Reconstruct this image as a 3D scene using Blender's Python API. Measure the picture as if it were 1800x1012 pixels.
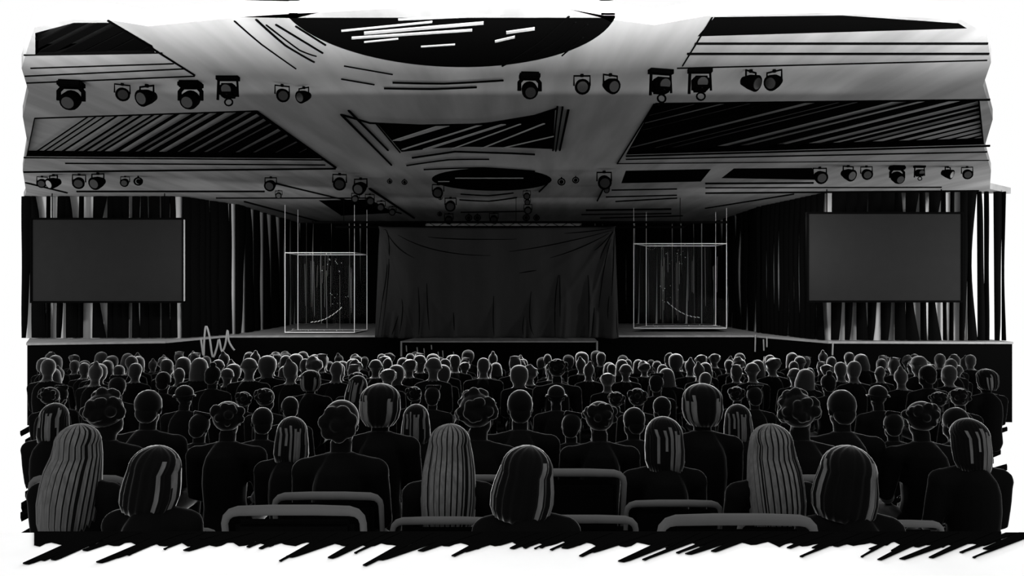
import bpy, bmesh, math, random
from mathutils import Vector, Matrix, noise
R = math.radians
PI = math.pi
C = bpy.context.scene.collection
for o in list(bpy.data.objects): bpy.data.objects.remove(o)

# ---------------------------------------------------------------- camera, world, exposure
H = 2.8                      # eye height above the stage-side floor
F = 1400.0                   # focal length in pixels of the 1800x1012 frame
cam_d = bpy.data.cameras.new('camera'); cam = bpy.data.objects.new('camera', cam_d); C.objects.link(cam)
cam.location = (0, 0, H); cam.rotation_euler = (R(90), 0, 0)
cam_d.sensor_width = 36; cam_d.lens = 36 * F / 1800; cam_d.clip_end = 200; cam_d.clip_start = 0.05
bpy.context.scene.camera = cam
w = bpy.data.worlds.new('world'); bpy.context.scene.world = w; w.use_nodes = True
w.node_tree.nodes['Background'].inputs[0].default_value = (1, 1, 1, 1)
w.node_tree.nodes['Background'].inputs[1].default_value = 1.0
vs = bpy.context.scene.view_settings
vs.view_transform = 'Standard'; vs.look = 'None'; vs.gamma = 1; vs.exposure = 0; vs.use_curve_mapping = False

def area(name, loc, target, sx, sy, watts, spread=180):
    l = bpy.data.lights.new(name, 'AREA'); l.shape = 'RECTANGLE'; l.size = sx; l.size_y = sy; l.energy = watts
    l.spread = R(spread)
    o = bpy.data.objects.new(name, l); C.objects.link(o); o.location = loc
    o.rotation_euler = (Vector(target) - Vector(loc)).to_track_quat('-Z', 'Y').to_euler(); return o
ZC = H + 2.25                # ceiling height
# stage-front lighting bars that rim the audience, and added fills for ceiling edge, sides and walls
area('stage_bar_light', (0, 18.6, ZC - .5), (0, 9.5, -1.0), 14, .3, 1100, 90)
area('house_bar_light', (0, 9.6, ZC - .25), (0, 3.0, 1.6), 8, .25, 90, 120)
area('added_ceiling_fill', (0, -1.0, 1.95), (0, 5.7, ZC), 10, .3, 900, 15)  # added fill behind the camera, fades the ceiling's open edge to white
area('added_side_fill_right', (13.5, 14.5, 3.0), (9.6, 18.3, 2.9), 1.0, 2.5, 260, 120)  # added fill, no fixture: brightens the right screen and outer drapes
area('added_side_fill_left', (-13.5, 15.0, 3.0), (-10, 19.5, 3.0), 1.0, 2.5, 90, 120)  # added counterpart, lifts the outer left wall
for sx in (-1, 1): area('added_wall_fill', (sx * 4.6, 16.0, ZC - .6), (sx * 8, 22, 2.0), 3.5, .2, 100, 90)  # added fills without fixtures, lift the walls between the pleats

# ---------------------------------------------------------------- materials
def mat(name, col, rough=.85, spec=.0, metal=0, sheen=0, sheen_rough=.25, noise_amt=0, scale=(1, 1, 1), nscale=4, bump=0):
    m = bpy.data.materials.new(name); m.use_nodes = True; nt = m.node_tree; b = nt.nodes['Principled BSDF']
    c = (col, col, col) if isinstance(col, (int, float)) else col
    b.inputs['Base Color'].default_value = (*c, 1); b.inputs['Roughness'].default_value = rough
    b.inputs['Specular IOR Level'].default_value = spec; b.inputs['Metallic'].default_value = metal
    b.inputs['Sheen Weight'].default_value = sheen; b.inputs['Sheen Roughness'].default_value = sheen_rough
    if noise_amt or bump:
        tc = nt.nodes.new('ShaderNodeTexCoord'); mp = nt.nodes.new('ShaderNodeMapping'); nz = nt.nodes.new('ShaderNodeTexNoise')
        mp.inputs['Scale'].default_value = scale; nz.inputs['Scale'].default_value = nscale; nz.inputs['Detail'].default_value = 4
        nt.links.new(tc.outputs['Object'], mp.inputs[0]); nt.links.new(mp.outputs[0], nz.inputs['Vector'])
        if noise_amt:
            rp = nt.nodes.new('ShaderNodeValToRGB'); rp.color_ramp.elements[0].position = .35; rp.color_ramp.elements[1].position = .65
            lo = [max(0, x * (1 - noise_amt)) for x in c]; hi = [min(1, x * (1 + noise_amt)) for x in c]
            rp.color_ramp.elements[0].color = (*lo, 1); rp.color_ramp.elements[1].color = (*hi, 1)
            nt.links.new(nz.outputs['Fac'], rp.inputs[0]); nt.links.new(rp.outputs[0], b.inputs['Base Color'])
        if bump:
            bp = nt.nodes.new('ShaderNodeBump'); bp.inputs['Strength'].default_value = bump; bp.inputs['Distance'].default_value = .02
            nt.links.new(nz.outputs['Fac'], bp.inputs['Height']); nt.links.new(bp.outputs[0], b.inputs['Normal'])
    return m
M = {}
M['ink'] = mat('ink_black', .0015, .9)
M['ceiling'] = mat('ceiling_grey', .25, .9, noise_amt=.16, scale=(1.5, .16, 1), nscale=1.6)
M['coffer_grey'] = mat('coffer_grey', .27, .9, noise_amt=.1, scale=(1, .2, 1))
M['wall'] = mat('wall_grey', .5, .9, noise_amt=.15, scale=(2, 2, .1), nscale=3)
M['stage'] = mat('stage_top_grey', .21, .8, noise_amt=.1, scale=(3, .3, 1), nscale=2)
M['edge'] = mat('edge_grey', .24, .7)
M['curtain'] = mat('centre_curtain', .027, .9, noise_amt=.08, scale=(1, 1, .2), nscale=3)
M['fold'] = mat('crease_shade_black', .003, .9)
M['drape'] = mat('drape_black', .002, .95)
M['screen'] = mat('screen_grey', .013, .6, noise_amt=.03)
M['wire'] = mat('white_wire', .85, .5)
M['floor'] = mat('floor_black', .002, .95)
M['pale'] = mat('pale_floor', .88, .9, noise_amt=.03, nscale=2)
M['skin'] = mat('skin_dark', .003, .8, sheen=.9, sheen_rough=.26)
M['cloth'] = mat('cloth_black', .003, .95, sheen=.3, sheen_rough=.2)
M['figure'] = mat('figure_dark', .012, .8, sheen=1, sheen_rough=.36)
M['hair'] = mat('hair_black', .003, .8, sheen=1, sheen_rough=.26)
M['hairgrey'] = mat('hair_grey', .075, .8, noise_amt=.2, scale=(8, 8, 1), nscale=6)
M['pad'] = mat('chair_pad_black', .002, .95)
M['rail'] = mat('chair_rail_grey', .075, .6, noise_amt=.1)
M['lamp'] = mat('lamp_black', .0015, .7)
M['lens'] = mat('lamp_lens', .02, .3, spec=.3)
g = bpy.data.materials.new('clear_glass'); g.use_nodes = True
nt = g.node_tree; nt.nodes.clear(); ou = nt.nodes.new('ShaderNodeOutputMaterial'); mx = nt.nodes.new('ShaderNodeMixShader')
tr = nt.nodes.new('ShaderNodeBsdfTransparent'); gl = nt.nodes.new('ShaderNodeBsdfGlossy'); gl.inputs['Roughness'].default_value = .02
mx.inputs[0].default_value = .003; nt.links.new(tr.outputs[0], mx.inputs[1]); nt.links.new(gl.outputs[0], mx.inputs[2]); nt.links.new(mx.outputs[0], ou.inputs[0])
M['glass'] = g

# ---------------------------------------------------------------- helpers
def P(px, py, d): return Vector(((px - 900) * d / F, d, H - (py - 506) * d / F))
def on_ceiling(px, py, dz=0.0):
    d = (ZC - H) * F / (506 - py); return Vector(((px - 900) * d / F, d, ZC + dz))
def link(name, me, m, parent=None):
    o = bpy.data.objects.new(name, me); C.objects.link(o)
    for k in (m if isinstance(m, (list, tuple)) else [m]): me.materials.append(M[k])
    if parent: o.parent = parent
    return o
def obj(name, bm, m, parent=None, smooth=False):
    bmesh.ops.recalc_face_normals(bm, faces=bm.faces[:])
    me = bpy.data.meshes.new(name); bm.to_mesh(me); bm.free()
    if smooth:
        for p in me.polygons: p.use_smooth = True
    return link(name, me, m, parent)
def tag(o, label=None, cat=None, group=None, kind=None):
    if label: o['label'] = label
    if cat: o['category'] = cat
    if group: o['group'] = group
    if kind: o['kind'] = kind
    return o
def empty(name, loc, rz=0):
    o = bpy.data.objects.new(name, None); C.objects.link(o); o.location = loc; o.rotation_euler = (0, 0, rz); o.empty_display_size = .1
    return o
def copy_tree(o, parent=None):
    c = o.copy(); C.objects.link(c); c.parent = parent
    for ch in [x for x in bpy.data.objects if x.parent == o and x.type != 'NONE']: copy_tree(ch, c)
    return c
def box(bm, x0, x1, y0, y1, z0, z1, M4=None, mi=0):
    v = [bm.verts.new((x, y, z)) for x in (x0, x1) for y in (y0, y1) for z in (z0, z1)]
    for f in ((0, 1, 3, 2), (4, 6, 7, 5), (0, 4, 5, 1), (2, 3, 7, 6), (0, 2, 6, 4), (1, 5, 7, 3)):
        bm.faces.new([v[i] for i in f]).material_index = mi
    if M4 is not None: bmesh.ops.transform(bm, matrix=M4, verts=v)
    return v
def tube(bm, pts, rad, seg=8, cap=True, mi=0):
    pts = [Vector(p) for p in pts]; n = len(pts)
    if not isinstance(rad, (list, tuple)): rad = [rad] * n
    rings = []; up = None
    for i, p in enumerate(pts):
        t = (pts[min(i + 1, n - 1)] - pts[max(i - 1, 0)]).normalized()
        if up is None: up = Vector((0, 0, 1)) if abs(t.z) < .9 else Vector((1, 0, 0))
        s = t.cross(up).normalized(); u = s.cross(t).normalized(); up = u
        r = rad[i]; rx, ry = r if isinstance(r, tuple) else (r, r)
        rings.append([bm.verts.new(p + s * math.cos(2 * PI * k / seg) * rx + u * math.sin(2 * PI * k / seg) * ry) for k in range(seg)])
    for a, b in zip(rings, rings[1:]):
        for k in range(seg): bm.faces.new((a[k], a[(k + 1) % seg], b[(k + 1) % seg], b[k])).material_index = mi
    if cap: bm.faces.new(rings[0][::-1]).material_index = mi; bm.faces.new(rings[-1]).material_index = mi
def prism(bm, poly, z0, z1, mi=0):
    a = [bm.verts.new((p[0], p[1], z0)) for p in poly]; b = [bm.verts.new((p[0], p[1], z1)) for p in poly]; n = len(poly)
    bm.faces.new(a[::-1]).material_index = mi; bm.faces.new(b).material_index = mi
    for k in range(n): bm.faces.new((a[k], a[(k + 1) % n], b[(k + 1) % n], b[k])).material_index = mi
def ball(bm, c, r, sub=2):
    rr = r if isinstance(r, tuple) else (r, r, r)
    bmesh.ops.create_icosphere(bm, subdivisions=sub, radius=1, matrix=Matrix.Translation(c) @ Matrix.Diagonal((*rr, 1)))
def clip(poly, cl):          # Sutherland-Hodgman against a convex polygon
    def area2(p): return sum(p[i][0] * p[(i + 1) % len(p)][1] - p[(i + 1) % len(p)][0] * p[i][1] for i in range(len(p)))
    if area2(cl) < 0: cl = cl[::-1]
    out = list(poly)
    for i in range(len(cl)):
        a, b = cl[i], cl[(i + 1) % len(cl)]; inp = out; out = []
        def side(p): return (b[0] - a[0]) * (p[1] - a[1]) - (b[1] - a[1]) * (p[0] - a[0])
        for j in range(len(inp)):
            p, q = inp[j], inp[(j + 1) % len(inp)]; sp, sq = side(p), side(q)
            if sp >= 0: out.append(p)
            if (sp >= 0) != (sq >= 0):
                t = sp / (sp - sq); out.append((p[0] + t * (q[0] - p[0]), p[1] + t * (q[1] - p[1])))
        if not out: return []
    return out
LABELS = []                  # (object, base label, x) : look-alikes get a word for their place among each other
def claim(o, label, cat, group, x): tag(o, label, cat, group); LABELS.append((o, label, x))
ORD = ['first', 'second', 'third', 'fourth', 'fifth', 'sixth', 'seventh', 'eighth', 'ninth', 'tenth', 'eleventh', 'twelfth', 'thirteenth', 'fourteenth', 'fifteenth', 'sixteenth']

# ---------------------------------------------------------------- ceiling
rnd = random.Random(4)
outer_px = [(46, 338), (40, 300), (48, 250), (40, 205), (50, 160), (38, 120), (50, 80), (60, 48), (120, 34), (200, 36), (260, 46), (340, 38), (420, 30), (520, 32), (560, 22), (700, 14),
            (850, 12), (1000, 16), (1060, 32), (1150, 44), (1240, 28), (1450, 22), (1690, 34), (1735, 60), (1742, 110), (1728, 150), (1745, 210), (1730, 260), (1742, 300), (1740, 332)]
outer = [on_ceiling(*p) for p in outer_px]
outer += [Vector((11.9, 19.0, ZC)), Vector((7.6, 19.0, ZC)), Vector((7.2, 28.0, ZC)), Vector((-7.7, 28.0, ZC)), Vector((-7.7, 21.6, ZC)), Vector((-8.4, 19.9, ZC)), Vector((-12.2, 19.9, ZC))]
coffers = {   # name: (corner pixels, backing, label)
    'L1': [(62, 96), (272, 92), (268, 80), (200, 40), (130, 40), (62, 58)],
    'R1': [(1226, 64), (1256, 30), (1480, 27), (1685, 41), (1700, 50)],
    'L2': [(60, 207), (450, 195), (572, 279), (46, 275)],
    'R2': [(1150, 183), (1722, 177), (1730, 254), (1100, 272)],
    'MID': [(662, 216), (720, 220), (800, 220), (880, 213), (940, 202), (976, 190), (972, 262), (900, 259), (820, 258), (760, 261), (706, 267)],
    'FR1': [(1100, 300), (1250, 297), (1232, 319), (1092, 322)],
    'FR2': [(1290, 296), (1428, 295), (1432, 316), (1268, 313)],
    'FL': [(560, 352), (650, 350), (694, 374), (600, 379)],
}
wells = {k: [on_ceiling(*p) for p in v] for k, v in coffers.items()}
c1 = Vector((-.50, 6.56, ZC))
circ1 = []
for k in range(40):
    a = PI * (.015 + .97 * k / 39)
    p = c1 + Vector((-math.cos(a) * 1.36, math.sin(a) * 1.56, 0)); circ1.append(p)
wells['C1'] = circ1
c2 = Vector((-.42, 16.7, ZC)); wells['C2'] = [c2 + Vector((math.cos(2 * PI * k / 40) * 1.25, math.sin(2 * PI * k / 40) * 1.75, 0)) for k in range(40)]
bm = bmesh.new(); edges = []
for loop in [outer] + list(wells.values()):
    vs_ = [bm.verts.new(p) for p in loop]
    edges += [bm.edges.new((vs_[k], vs_[(k + 1) % len(vs_)])) for k in range(len(vs_))]
bmesh.ops.triangle_fill(bm, use_beauty=True, use_dissolve=False, edges=edges)
fs = [f for f in bm.faces]
ext = bmesh.ops.extrude_face_region(bm, geom=fs)
bmesh.ops.translate(bm, vec=(0, 0, .14), verts=[e for e in ext['geom'] if isinstance(e, bmesh.types.BMVert)])
ceil = obj('ceiling', bm, 'ceiling'); tag(ceil, kind='structure')
def louvre(key, strokes, back, slat, shape, label):
    """a recessed coffer: backing plate above the opening, diagonal slats lying in the opening"""
    poly = [(p.x, p.y) for p in wells[key]]
    cx = sum(p[0] for p in poly) / len(poly); cy = sum(p[1] for p in poly) / len(poly)
    root = empty('ceiling_coffer', (cx, cy, ZC)); claim(root, label, 'ceiling coffer', 'dark coffers sunk in the ceiling', cx)
    loc = [(p[0] - cx, p[1] - cy) for p in poly]
    b = bmesh.new(); prism(b, loc, .10, .135); obj('backing_panel', b, back, root)
    b = bmesh.new(); n_ = len(loc)                       # black lining round the sides of the recess
    o1 = [b.verts.new((p[0], p[1], .002)) for p in loc]; o2 = [b.verts.new((p[0], p[1], .10)) for p in loc]
    k1 = [b.verts.new((p[0] * .992, p[1] * .992, .002)) for p in loc]; k2 = [b.verts.new((p[0] * .992, p[1] * .992, .10)) for p in loc]
    for k in range(n_):
        j = (k + 1) % n_
        b.faces.new((o1[k], o1[j], o2[j], o2[k])); b.faces.new((k1[j], k1[k], k2[k], k2[j])); b.faces.new((o1[j], o1[k], k1[k], k1[j])); b.faces.new((o2[k], o2[j], k2[j], k2[k]))
    obj('lining', b, 'ink', root)
    if back == 'ink':
        b = bmesh.new(); prism(b, loc, .0, .01); obj('dark_baffle', b, 'ink', root)
    b = bmesh.new(); n = 0
    for (xa, ya, xb, yb, w0, w1) in strokes:
        q = [on_ceiling(xa, ya), on_ceiling(xa + w0, ya), on_ceiling(xb + w1, yb), on_ceiling(xb, yb)]
        q = [(v.x - cx, v.y - cy) for v in q]
        q2 = clip(q, shape if shape else loc) if shape is not False else q
        if len(q2) > 2: zs = -.014 if back == 'ink' else .012 + .004 * (n % 3); prism(b, q2, zs, zs + .012); n += 1
    if n: obj('slats', b, slat, root)
    else: b.free()
    return root
st = []
x = 45
while x < 640:                                       # L2: sparse at left, closing up to solid black
    t = (x - 45) / 500
    wd = 3 + max(0, t) ** 1.3 * rnd.uniform(12, 46); gap = rnd.uniform(8, 20) * max(.25, 1.1 - t)
    st.append((x, 280, x + 135 + t * 60, 190, wd, wd * .7)); x += wd + gap
louvre('L2', st, 'coffer_grey', 'ink', None, 'long ceiling coffer with slanting black slats above the left screen')
st = []
x = 560
while x < 1900:
    t = max(0, (x - 1000) / 800)
    wd = max(5, 80 * max(0, 1 - t * 1.25) * rnd.uniform(.25, 1)); gap = (rnd.uniform(5, 9) + 34 * t * rnd.uniform(.6, 1.4)) if x > 900 else rnd.uniform(2, 4)
    st.append((x, 274, x + 420, 172, wd, wd * (.95 if wd < 12 else .8))); x += wd + gap
louvre('R2', st, 'coffer_grey', 'ink', None, 'long ceiling coffer with slanting black slats above the right screen')
st = [(x_, 98, x_ + 130, 34, wd_, wd_ * .9) for x_, wd_ in ((-120, 14), (-60, 22), (-18, 20), (22, 26), (62, 28), (100, 34), (140, 38), (184, 60), (236, 60))]
louvre('L1', st, 'coffer_grey', 'ink', None, 'black hatched ceiling coffer in the top left corner')
louvre('R1', [], 'ink', 'ink', None, 'solid black ceiling coffer in the top right corner')
st = [(690, 246, 770, 220, 14, 20), (705, 262, 850, 216, 5, 6), (735, 264, 905, 210, 10, 8), (790, 262, 960, 200, 3, 3), (840, 262, 975, 208, 3, 4), (870, 262, 1000, 232, 4, 4)]
conv = [(p.x, p.y) for p in [on_ceiling(*q) for q in ((664, 222), (976, 216), (972, 258), (706, 262))]]
mc = wells['MID']; mcx = sum(p.x for p in mc) / len(mc); mcy = sum(p.y for p in mc) / len(mc)
louvre('MID', st, 'ink', 'coffer_grey', [(p[0] - mcx, p[1] - mcy) for p in conv], 'curved black coffer with a few grey slats between the two round ones')
louvre('FR1', [], 'ink', 'ink', None, 'small far black coffer right of the round coffers')
louvre('FR2', [], 'ink', 'ink', None, 'small far black coffer nearest the right screen')
louvre('FL', [], 'ink', 'ink', None, 'small far black coffer above the left glass box')
def round_coffer(key, label, lines):
    poly = [(p.x, p.y) for p in wells[key]]; cx = sum(p[0] for p in poly) / len(poly); cy = sum(p[1] for p in poly) / len(poly)
    root = empty('round_ceiling_coffer', (cx, cy, ZC)); tag(root, label, 'ceiling coffer', 'dark coffers sunk in the ceiling')
    b = bmesh.new(); prism(b, [(p[0] - cx, p[1] - cy) for p in poly], .022, .04); obj('backing_panel', b, 'ink', root)
    b = bmesh.new(); prism(b, [(p[0] - cx, p[1] - cy) for p in poly], .0, .02); obj('dark_baffle', b, 'ink', root)
    if lines:
        b = bmesh.new()
        for (xa, ya, xb, yb, t_) in lines:
            A = on_ceiling(xa, ya); B = on_ceiling(xb, yb); A2 = on_ceiling(xa, ya + t_); B2 = on_ceiling(xb, yb + t_)
            prism(b, [(v.x - cx, v.y - cy) for v in (A, B, B2, A2)], -.012, -.002)
        obj('slats', b, 'coffer_grey', root)
round_coffer('C1', 'large black round coffer at the top centre of the ceiling', [(640, 55, 850, 37, 4), (618, 64, 830, 50, 3), (740, 80, 800, 76, 1.5), (640, 72, 700, 66, 1.5), (600, 52, 760, 36, 2), (700, 32, 880, 24, 2), (870, 70, 905, 62, 3), (890, 54, 940, 47, 4)])
round_coffer('C2', 'smaller black round coffer over the centre curtain', [(800, 312, 920, 312, 1), (770, 318, 790, 318, 1)])

trims = [  # dark mouldings hanging on the ceiling: pixel polylines on the ceiling plane, thickness
    ([(190, 35), (342, 131)], 4), ([(42, 96), (285, 92)], 3), ([(54, 119), (305, 111)], 3), ([(44, 133), (325, 120)], 3), ([(47, 145), (342, 133)], 3),
    ([(62, 207), (450, 194)], 3), ([(450, 194), (590, 293)], 5), ([(42, 276), (570, 280)], 3), ([(115, 286), (572, 289)], 3), ([(42, 301), (590, 295)], 4),
    ([(135, 335), (465, 335)], 4), ([(45, 320), (118, 338)], 3), ([(380, 347), (650, 347)], 3), ([(430, 353), (568, 390)], 3), ([(480, 320), (705, 374)], 3), ([(650, 330), (728, 382)], 4),
    ([(412, 36), (455, 75), (520, 120)], 3), ([(450, 33), (500, 80), (552, 108)], 4), ([(468, 43), (530, 92), (556, 98)], 3), ([(485, 42), (567, 92)], 4), ([(520, 45), (572, 78)], 4),
    ([(605, 115), (690, 130)], 3), ([(600, 138), (658, 148)], 3), ([(690, 144), (780, 147), (885, 140)], 4), ([(675, 154), (760, 156), (838, 152)], 4),
    ([(883, 115), (950, 75), (1000, 28)], 4), ([(937, 98), (985, 70), (1012, 38)], 3), ([(972, 95), (1005, 65), (1033, 42)], 3), ([(988, 97), (1025, 65)], 3),
    ([(600, 200), (688, 289)], 4), ([(613, 193), (682, 263)], 4), ([(660, 215), (703, 267)], 3), ([(980, 186), (972, 264)], 3), ([(989, 187), (977, 265)], 3), ([(999, 192), (984, 263)], 4),
    ([(600, 200), (650, 215), (740, 219), (850, 217), (940, 202), (980, 189)], 4), ([(725, 276), (800, 265), (900, 268), (940, 270)], 4), ([(715, 290), (790, 278), (860, 279)], 3),
    ([(810, 340), (860, 344), (902, 338)], 3), ([(808, 350), (860, 354), (908, 346)], 3), ([(810, 372), (935, 370)], 3), ([(745, 297), (850, 292), (940, 300)], 3),
    ([(1252, 30), (1200, 115)], 3), ([(1222, 75), (1736, 75)], 5), ([(1208, 93), (1738, 93)], 5), ([(1190, 119), (1735, 105)], 3), ([(1152, 181), (1740, 174)], 4),
    ([(1100, 273), (1740, 255)], 4), ([(1100, 279), (1735, 266)], 3), ([(1085, 287), (1738, 281)], 2), ([(1085, 287), (1150, 182)], 3),
    ([(1240, 321), (1430, 320)], 4), ([(1240, 329), (1655, 328)], 3), ([(1240, 338), (1720, 334)], 4), ([(1075, 333), (1190, 331)], 3), ([(1065, 345), (1190, 342)], 3), ([(1082, 353), (1190, 347)], 3),
    ([(1030, 368), (1180, 366)], 4), ([(1022, 376), (1180, 374)], 3), ([(1055, 382), (1200, 378)], 3), ([(1050, 352), (1062, 328)], 3), ([(948, 336), (962, 322)], 3), ([(1240, 365), (1395, 340)], 3)]
for i, (pl, th) in enumerate(trims):
    pts = [on_ceiling(*p) for p in pl]
    if len(pts) == 3:        # smooth bend
        a, m_, c = pts; pts = [a.lerp(m_, t).lerp(m_.lerp(c, t), t) * .5 + (a.lerp(m_, t * 2) if t < .5 else m_.lerp(c, t * 2 - 1)) * .5 for t in [k / 8 for k in range(9)]]
    b = bmesh.new(); dm = sum(p.y for p in pts) / len(pts); r = th * dm / F * .5
    tube(b, [p - Vector((0, 0, r * .6)) for p in pts], r, 6)
    tag(obj('trim_%d' % (i + 1), b, 'ink'), kind='structure')

# ---------------------------------------------------------------- walls, stage, floor
ST = H - 1.24               # stage top
def wall(name, pts, z0, z1, th=.15):
    b = bmesh.new(); n = len(pts)
    dn = [Vector((0, th, 0))] * n
    poly = [(p[0], p[1]) for p in pts] + [(p[0], p[1] + th) for p in reversed(pts)]
    prism(b, poly, z0, z1); return tag(obj(name, b, 'wall'), kind='structure')
WL = [(-12.05, 19.65), (-8.2, 19.65), (-7.62, 21.3)]
wall('wall_left', WL, ST, ZC)
b = bmesh.new(); prism(b, [(-7.62, 21.3), (-7.47, 21.3), (-7.47, 27.6), (-7.62, 27.6)], ST, ZC); tag(obj('wall_stage_left', b, 'wall'), kind='structure')
wall('wall_back', [(-7.6, 27.6), (7.2, 27.6)], ST, ZC)
b = bmesh.new(); prism(b, [(6.95, 22.2), (7.1, 22.2), (7.1, 27.6), (6.95, 27.6)], ST, ZC); tag(obj('wall_stage_right', b, 'wall'), kind='structure')
wall('wall_right', [(6.95, 22.2), (7.5, 18.9), (10.75, 18.8)], ST, ZC)
stage_poly = [(-11.25, 18.3), (-8.2, 18.75), (-7.3, 20.0), (-5.6, 20.6), (6.2, 20.6), (6.3, 21.6), (7.35, 18.45), (11.0, 18.15), (11.6, 18.15), (11.6, 19.0), (10.8, 19.1), (10.8, 19.5), (7.2, 27.8), (-7.7, 27.8), (-8.2, 20.2), (-12.0, 20.0), (-11.9, 18.6)]
# the stage platform: grey boards over a black front
stage_poly = [(-10.95, 17.95), (-8.1, 18.6), (-7.5, 20.7), (-3.4, 20.9), (2.6, 20.9), (6.35, 20.9), (7.35, 18.5), (11.55, 18.35), (11.55, 19.2), (7.6, 19.2), (7.3, 27.9), (-7.8, 27.9), (-7.8, 21.4), (-8.3, 20.0), (-12.1, 20.0)]
b = bmesh.new(); prism(b, stage_poly, ST - .05, ST); stg = tag(obj('floor_stage', b, 'stage'), kind='structure')
front = stage_poly[:8]
b = bmesh.new()
fr2 = [(p[0] + (0 if 0 < i < 7 else (.0)), p[1] + .04) for i, p in enumerate(front)]
prism(b, fr2 + [(p[0], p[1] + .3) for p in reversed(fr2)], -.3, ST - .05); obj('fascia', b, 'ink', stg)
# vertical joints on the fascia
b = bmesh.new()
for (px, d, y0, y1) in ((1328, 20.75, 588, 618), (1464, 18.42, 602, 624), (1342, 20.2, 596, 616), (1348, 20.0, 592, 610)):
    a = P(px, y0, d); c = P(px + rnd.uniform(-1, 1), y1, d); tube(b, [a, c], .018, 6)
obj('fascia_joint', b, 'edge', stg)
# apron in front of the curtain
ap = empty('stage_apron', (0, 0, 0)); tag(ap, 'low dark apron platform standing before the centre curtain', 'platform')
b = bmesh.new(); prism(b, [(-2.6, 18.6), (2.0, 18.6), (2.05, 19.9), (-2.4, 19.9)], ST - .03, ST); obj('top_board', b, 'stage', ap)
b = bmesh.new(); box(b, -2.57, 1.97, 18.64, 19.9, 0, ST - .03); obj('skirt', b, 'ink', ap)
for s in (-2.585, 1.985):
    b = bmesh.new(); tube(b, [(s, 18.6, ST - .36), (s, 18.6, ST)], .022, 6); obj('corner_post', b, 'edge', ap)
b = bmesh.new()
for (px, y0, y1) in ((714, 607, 618), (733, 610, 619), (745, 612, 620), (758, 606, 614), (770, 618, 626), (778, 616, 628), (797, 618, 628)):
    tube(b, [P(px, y0, 18.58), P(px + 1, y1, 18.58)], .013, 5)
obj('skirt_mark', b, 'edge', ap)
# loose cable hanging over the stage front at the left
b = bmesh.new(); cp = []
for px, py in ((353, 594), (355, 608), (358, 625), (359, 600), (362, 573), (368, 590), (374, 627), (381, 612), (385, 596), (390, 617), (396, 606), (400, 580), (402, 598), (408, 610), (413, 616)):
    cp.append(P(px, py, 18.35))
sm = []
for i in range(len(cp) - 1):
    p0 = cp[max(i - 1, 0)]; p1 = cp[i]; p2 = cp[i + 1]; p3 = cp[min(i + 2, len(cp) - 1)]
    for k in range(5):
        t = k / 5; sm.append(.5 * ((2 * p1) + (p2 - p0) * t + (2 * p0 - 5 * p1 + 4 * p2 - p3) * t * t + (3 * p1 - p0 - 3 * p2 + p3) * t ** 3))
tube(b, sm, .022, 6); tag(obj('hanging_cable', b, 'edge'), 'looped grey cable hanging over the stage front near the left screen', 'cable')

# raked black floor, fan shaped, frayed at its sides
def fz(d): return max(0.0, 1.15 - .066 * d)
b = bmesh.new()
ds = [2.75 + k * .25 for k in range(60)]; ds = [d for d in ds if d < 17.4] + [17.42, 19.9]
lv, rv = [], []
for d in ds:
    xl = (58 - 900) * d / F; xr = (1745 - 900) * d / F
    lv.append((max(xl, -10.9), d)); rv.append((min(xr, 11.2), d))
T = [b.verts.new((p[0], p[1], fz(p[1]))) for p in lv]; U = [b.verts.new((p[0], p[1], fz(p[1]))) for p in rv]
T2 = [b.verts.new((p[0], p[1], fz(p[1]) - .1)) for p in lv]; U2 = [b.verts.new((p[0], p[1], fz(p[1]) - .1)) for p in rv]
for k in range(len(ds) - 1):
    b.faces.new((T[k], U[k], U[k + 1], T[k + 1])); b.faces.new((T2[k], T2[k + 1], U2[k + 1], U2[k]))
    b.faces.new((T[k], T[k + 1], T2[k + 1], T2[k])); b.faces.new((U[k], U2[k], U2[k + 1], U[k + 1]))
b.faces.new((T[0], T2[0], U2[0], U[0])); b.faces.new((T[-1], U[-1], U2[-1], T2[-1]))
tag(obj('floor', b, 'floor'), kind='structure')
def P_floor(px, py):
    d = 4.0
    lo, hi = 2.5, 19.5
    for _ in range(40):
        m_ = (lo + hi) / 2; y = 506 + F * (H - fz(m_)) / m_
        if y > py: lo = m_
        else: hi = m_
    return (px - 900) * lo / F, lo
b = bmesh.new()
for side in (0, 1):
    y = 738.
    while y < 990:
        L = rnd.uniform(18, 70); w_ = rnd.uniform(5, 13)
        if side == 0: q = [(95, y - 14), (95, y + w_ - 14), (72 - L * .5, y + L * .25 + w_ * .8), (70 - L * .5, y + L * .25 + w_ * .3)]
        else: q = [(1715, y + 8), (1715, y + 8 + w_), (1736 + L * .55, y - L * .12 + w_ * .4), (1735 + L * .55, y - L * .12)]
        pts = [P_floor(*p) for p in q]
        a = [b.verts.new((p[0], p[1], fz(p[1]) + .004)) for p in pts]; c = [b.verts.new((p[0], p[1], fz(p[1]) - .05)) for p in pts]
        b.faces.new(a); b.faces.new(c[::-1])
        for k in range(4): b.faces.new((a[k], c[k], c[(k + 1) % 4], a[(k + 1) % 4]))
        y += w_ + rnd.uniform(3, 11)
tag(obj('floor_frayed_edge', b, 'floor'), kind='structure')
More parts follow.
